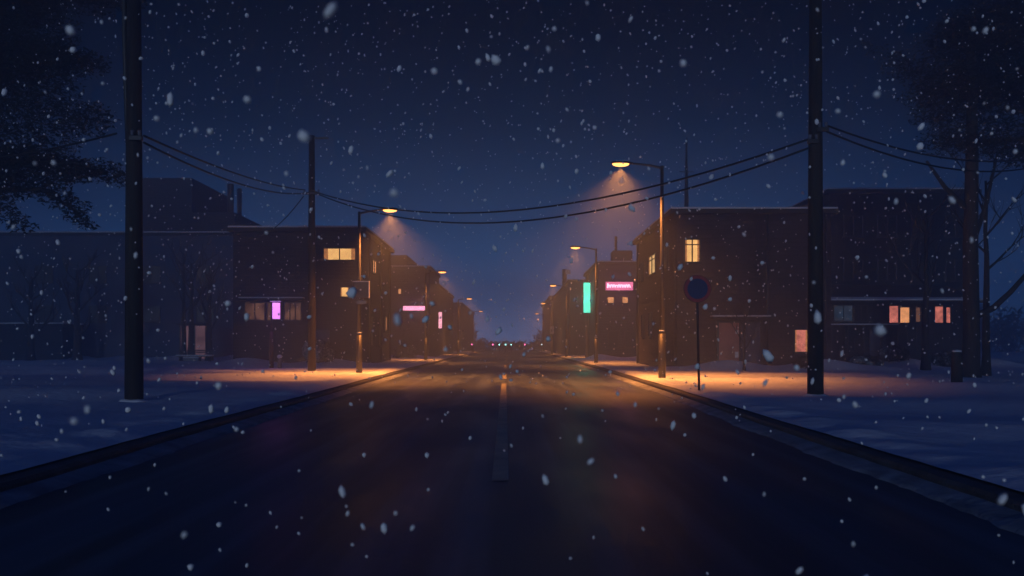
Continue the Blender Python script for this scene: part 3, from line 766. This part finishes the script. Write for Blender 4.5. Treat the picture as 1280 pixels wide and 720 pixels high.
# drooping snowy twig in front of the low house, small post, shrubs
def shrub(x, y, r, h, seed, label):
    z0 = gz(x, y); T = thing('snowy_shrub', label, 'shrub', (x, y, z0 - .05), 'snow covered shrubs')
    rs = random.Random(seed)
    m = MB()
    for k in range(11):
        a = rs.uniform(0, 6.28); d = rs.uniform(0, .65) * r
        m.blob((math.cos(a) * d, math.sin(a) * d * .7, h * rs.uniform(.25, .62)), (r * rs.uniform(.3, .5), r * rs.uniform(.3, .45), h * rs.uniform(.25, .42)), 3, .10, seed + k)
    m.build('snow_cushion', M['hedge'], T, True)
    leaf_cloud('foliage', [((0, 0, h * .42), (r * 1.02, r * .8, h * .60))], 'needle', T, 2600, .14, seed, 1.2)
    m = MB()
    for k in range(7): m.tube([(0, 0, 0), (rs.uniform(-.4, .4) * r, rs.uniform(-.3, .3) * r, h * .5), (rs.uniform(-1, 1) * r, rs.uniform(-.6, .6) * r, h * rs.uniform(.8, 1.15))], [.03, .02, .008], 5)
    m.build('stem', M['barkfar'], T, True)
shrub(-11.4, 52.5, 1.0, 1.35, 3, 'round snow covered bush against the left block beside the slim pole')
shrub(-9.9, 81.5, 1.3, 1.4, 8, 'hazy snowy bush under the small bare tree on the left')
shrub(18.9, 47.6, 1.0, .62, 5, 'low snowy bush under the porch fence')
shrub(23.3, 47.2, .9, .85, 6, 'low snowy bush by the corner of the low house, near the stump post')
shrub(20.9, 48.4, .8, .9, 9, 'ragged snowy bush in the middle of the low house wall')
shrub(14.2, 42.8, .6, .55, 10, 'small snowy bush below the coral ground floor window')

x, y = 13.95, 27.8
S = thing('bollard_post', 'short thick dark post standing in the snow beside the large tree', 'post', (x, y, gz(x, y) - .08))
MB().tube([(0, 0, 0), (0, 0, .55), (0, 0, 1.0), (0, 0, 1.06)], [.175, .165, .155, .12], 12).build('body', M['pole'], S, True)
MB().blob((0, 0, 1.07), (.15, .15, .05), 2).build('snow_cap', M['capsnow'], S, True)
# small capped post by the violet sign
x, y = -11.9, 45.4
S = thing('snowy_bollard', 'small pale snow capped bollard beside the violet sign post', 'bollard', (x, y, gz(x, y) - .05))
MB().tube([(0, 0, 0), (0, 0, .62)], [.11, .10], 10).build('body', M['signgrey'], S, True)
MB().blob((0, 0, .66), (.14, .14, .10), 2, .05).build('snow_cap', M['capsnow'], S, True)

# bench
x, y = -23.6, 66
S = thing('park_bench', 'snow covered bench among the slim bare trees at left', 'bench', (x, y, gz(x, y) - .03))
b = MB().box(-1.35, 1.35, -.22, .22, .42, .47, .01).build('seat', M['frame'], S)
MB().box(-1.36, 1.36, -.23, .23, .473, .57, .04).build('seat_snow', M['capsnow'], b, True)
m = MB()
for z in (.68, .84): m.box(-1.3, 1.3, .2, .24, z, z + .09)
for q in (-1.1, 1.1): m.box(q - .03, q + .03, .22, .27, .45, .95)
m.build('backrest', M['frame'], S)
for q in (-1.1, 1.1):
    MB().box(q - .04, q + .04, -.2, .2, 0, .42).build('leg', M['dark'], S)
x, y = -22.9, 63.5
S = thing('snow_mound_crate', 'low snow capped crate in front of the bench', 'crate', (x, y, gz(x, y) - .03))
MB().box(-.55, .55, -.3, .3, 0, .32, .02).build('body', M['signgrey'], S)
MB().box(-.57, .57, -.32, .32, .323, .44, .05).build('snow_cap', M['capsnow'], S, True)

# distant signal lights on low posts
dots = [(590, 'dot_pink', 'distant pink signal light, leftmost in the row on the horizon'), (616, 'dot_pink', 'distant pink signal light just left of the three cyan ones'),
        (624, 'dot_cyan', 'distant cyan signal light, left one of three at street end'), (632, 'dot_cyan', 'distant cyan signal light, middle one of three at street end'),
        (639, 'dot_cyan', 'distant cyan signal light, right one of three at street end'), (656, 'dot_pink', 'distant pink signal light right of the cyan ones'),
        (677, 'dot_white', 'distant white signal light left of the fourth right lamp'), (691, 'dot_white', 'distant white signal light right of the fourth right lamp')]
for (xx, mm, lb) in dots:
    D = 158; xw = (xx - 640) / F * D
    S = thing('signal_light', lb, 'signal light', (xw, D, 0), 'small signal lights at the street end')
    MB().tube([(0, 0, -.1), (0, 0, 1.2)], .05, 6).build('post', M['dark'], S, True)
    MB().box(-.24, .24, -.05, .12, 1.18, 1.72, .03).build('housing', M['dark'], S)
    MB().blob((0, -.09, 1.45), (.14, .05, .14), 2).build('lens', M[mm], S, True)

# far wood closing the view
cl = []
rs = random.Random(4)
for i in range(60):
    x = -138 + i * 4.65 + rs.uniform(-1.5, 1.5)
    if -9 < x < 8: hh = rs.uniform(2.0, 3.2)
    else: hh = rs.uniform(4.5, 9)
    cl.append(((x, 228 + rs.uniform(-6, 6), hh * .45), (4.0, 4.0, hh * .62)))
for i in range(22): cl.append(((-136 + i * 3.4, 190 + rs.uniform(-5, 5), 3.2), (3.0, 3, rs.uniform(3, 4.6))))
for i in range(26): cl.append(((26 + i * 4.2, 150 + rs.uniform(-5, 5), 3.6), (3.4, 3, rs.uniform(3.4, 5.5))))
o = leaf_cloud('far_wood', cl, 'hedgefar', None, 60000, 1.0, 9, 1.0); tag(o, 'dark mass of far trees closing the snowy plain', 'wood', kind='stuff')

# ------------------------------------------------------------------ falling snow
sm = bpy.data.materials.new('snowflake'); sm.use_nodes = True
n = sm.node_tree.nodes; l = sm.node_tree.links
for k in list(n): n.remove(k)
o_ = n.new('ShaderNodeOutputMaterial'); mx = n.new('ShaderNodeMixShader'); df = n.new('ShaderNodeBsdfDiffuse'); tr = n.new('ShaderNodeBsdfTranslucent')
df.inputs[0].default_value = (.98, .98, .98, 1); tr.inputs[0].default_value = (.98, .98, .98, 1); mx.inputs[0].default_value = .15
l.new(df.outputs[0], mx.inputs[1]); l.new(tr.outputs[0], mx.inputs[2]); l.new(mx.outputs[0], o_.inputs[0])
rs = np.random.RandomState(12)
bm = bmesh.new(); bmesh.ops.create_icosphere(bm, subdivisions=1, radius=1)
bv = np.array([v.co[:] for v in bm.verts]); bf = np.array([[v.index for v in f.verts] for f in bm.faces]); bm.free()
n_far = 12500
C = np.stack([rs.uniform(-21, 21, n_far), rs.uniform(3.2, 32, n_far), rs.uniform(.2, 15.5, n_far)], 1)
Rr = rs.uniform(.010, .024, n_far) * np.where(rs.uniform(0, 1, n_far) < .12, 1.5, 1)
# thick near flakes
n_near = 460
C2 = np.stack([rs.uniform(-2.6, 2.6, n_near), rs.uniform(1.0, 4.2, n_near), rs.uniform(.3, 3.4, n_near)], 1)
R2 = rs.uniform(.0045, .009, n_near)
big = [px(380, 171, 1.5), px(543, 89, 2.2), px(854, 79, 2.1), px(1100, 413, 1.6), px(196, 148, 2.4), px(1047, 139, 2.4), px(263, 164, 2.5), px(693, 36, 2.5), px(697, 176, 2.5), px(428, 615, 2.6), px(682, 600, 2.8), px(480, 660, 3.0)]
C3 = np.array([b[:] for b in big]); R3 = np.array([.0115, .009, .009, .011, .008, .008, .009, .007, .007, .011, .011, .011])
C = np.concatenate([C, C2, C3]); Rr = np.concatenate([Rr, R2, R3]); k = len(C)
sc3 = np.stack([rs.uniform(.7, 1.1, k), rs.uniform(.7, 1.1, k), rs.uniform(.8, 1.7, k)], 1)
sc3[-len(big):] = 1; sc3[-3:, 2] = 1.9
ang = rs.uniform(-.7, .7, k); ca, sa = np.cos(ang), np.sin(ang)
V = bv[None] * sc3[:, None, :] * (1 + rs.uniform(-.18, .18, (k, len(bv), 1)))
Xr = V[..., 0] * ca[:, None] + V[..., 2] * sa[:, None]; Zr = -V[..., 0] * sa[:, None] + V[..., 2] * ca[:, None]
V = np.stack([Xr, V[..., 1], Zr], -1) * Rr[:, None, None] + C[:, None, :]
Fc = (bf[None] + (np.arange(k) * len(bv))[:, None, None]).reshape(-1, 3)
o = soup('falling_snow', V.reshape(-1, 3), Fc, sm, None, True); tag(o, 'white snowflakes drifting down through the night air', 'snow', kind='stuff')

# ------------------------------------------------------------------ haze
hm = bpy.data.materials.new('haze'); hm.use_nodes = True
n = hm.node_tree.nodes; l = hm.node_tree.links
for k in list(n): n.remove(k)
o_ = n.new('ShaderNodeOutputMaterial'); pv = n.new('ShaderNodeVolumePrincipled'); l.new(pv.outputs[0], o_.inputs['Volume'])
pv.inputs['Color'].default_value = (.68, .83, 1.0, 1); pv.inputs['Density'].default_value = HAZE_D; pv.inputs['Anisotropy'].default_value = HAZE_G
hz = MB().box(-148, 148, -43, 243, -1.5, 17.0).build('haze', hm); tag(hz, 'cold blue night haze', 'haze', kind='stuff')
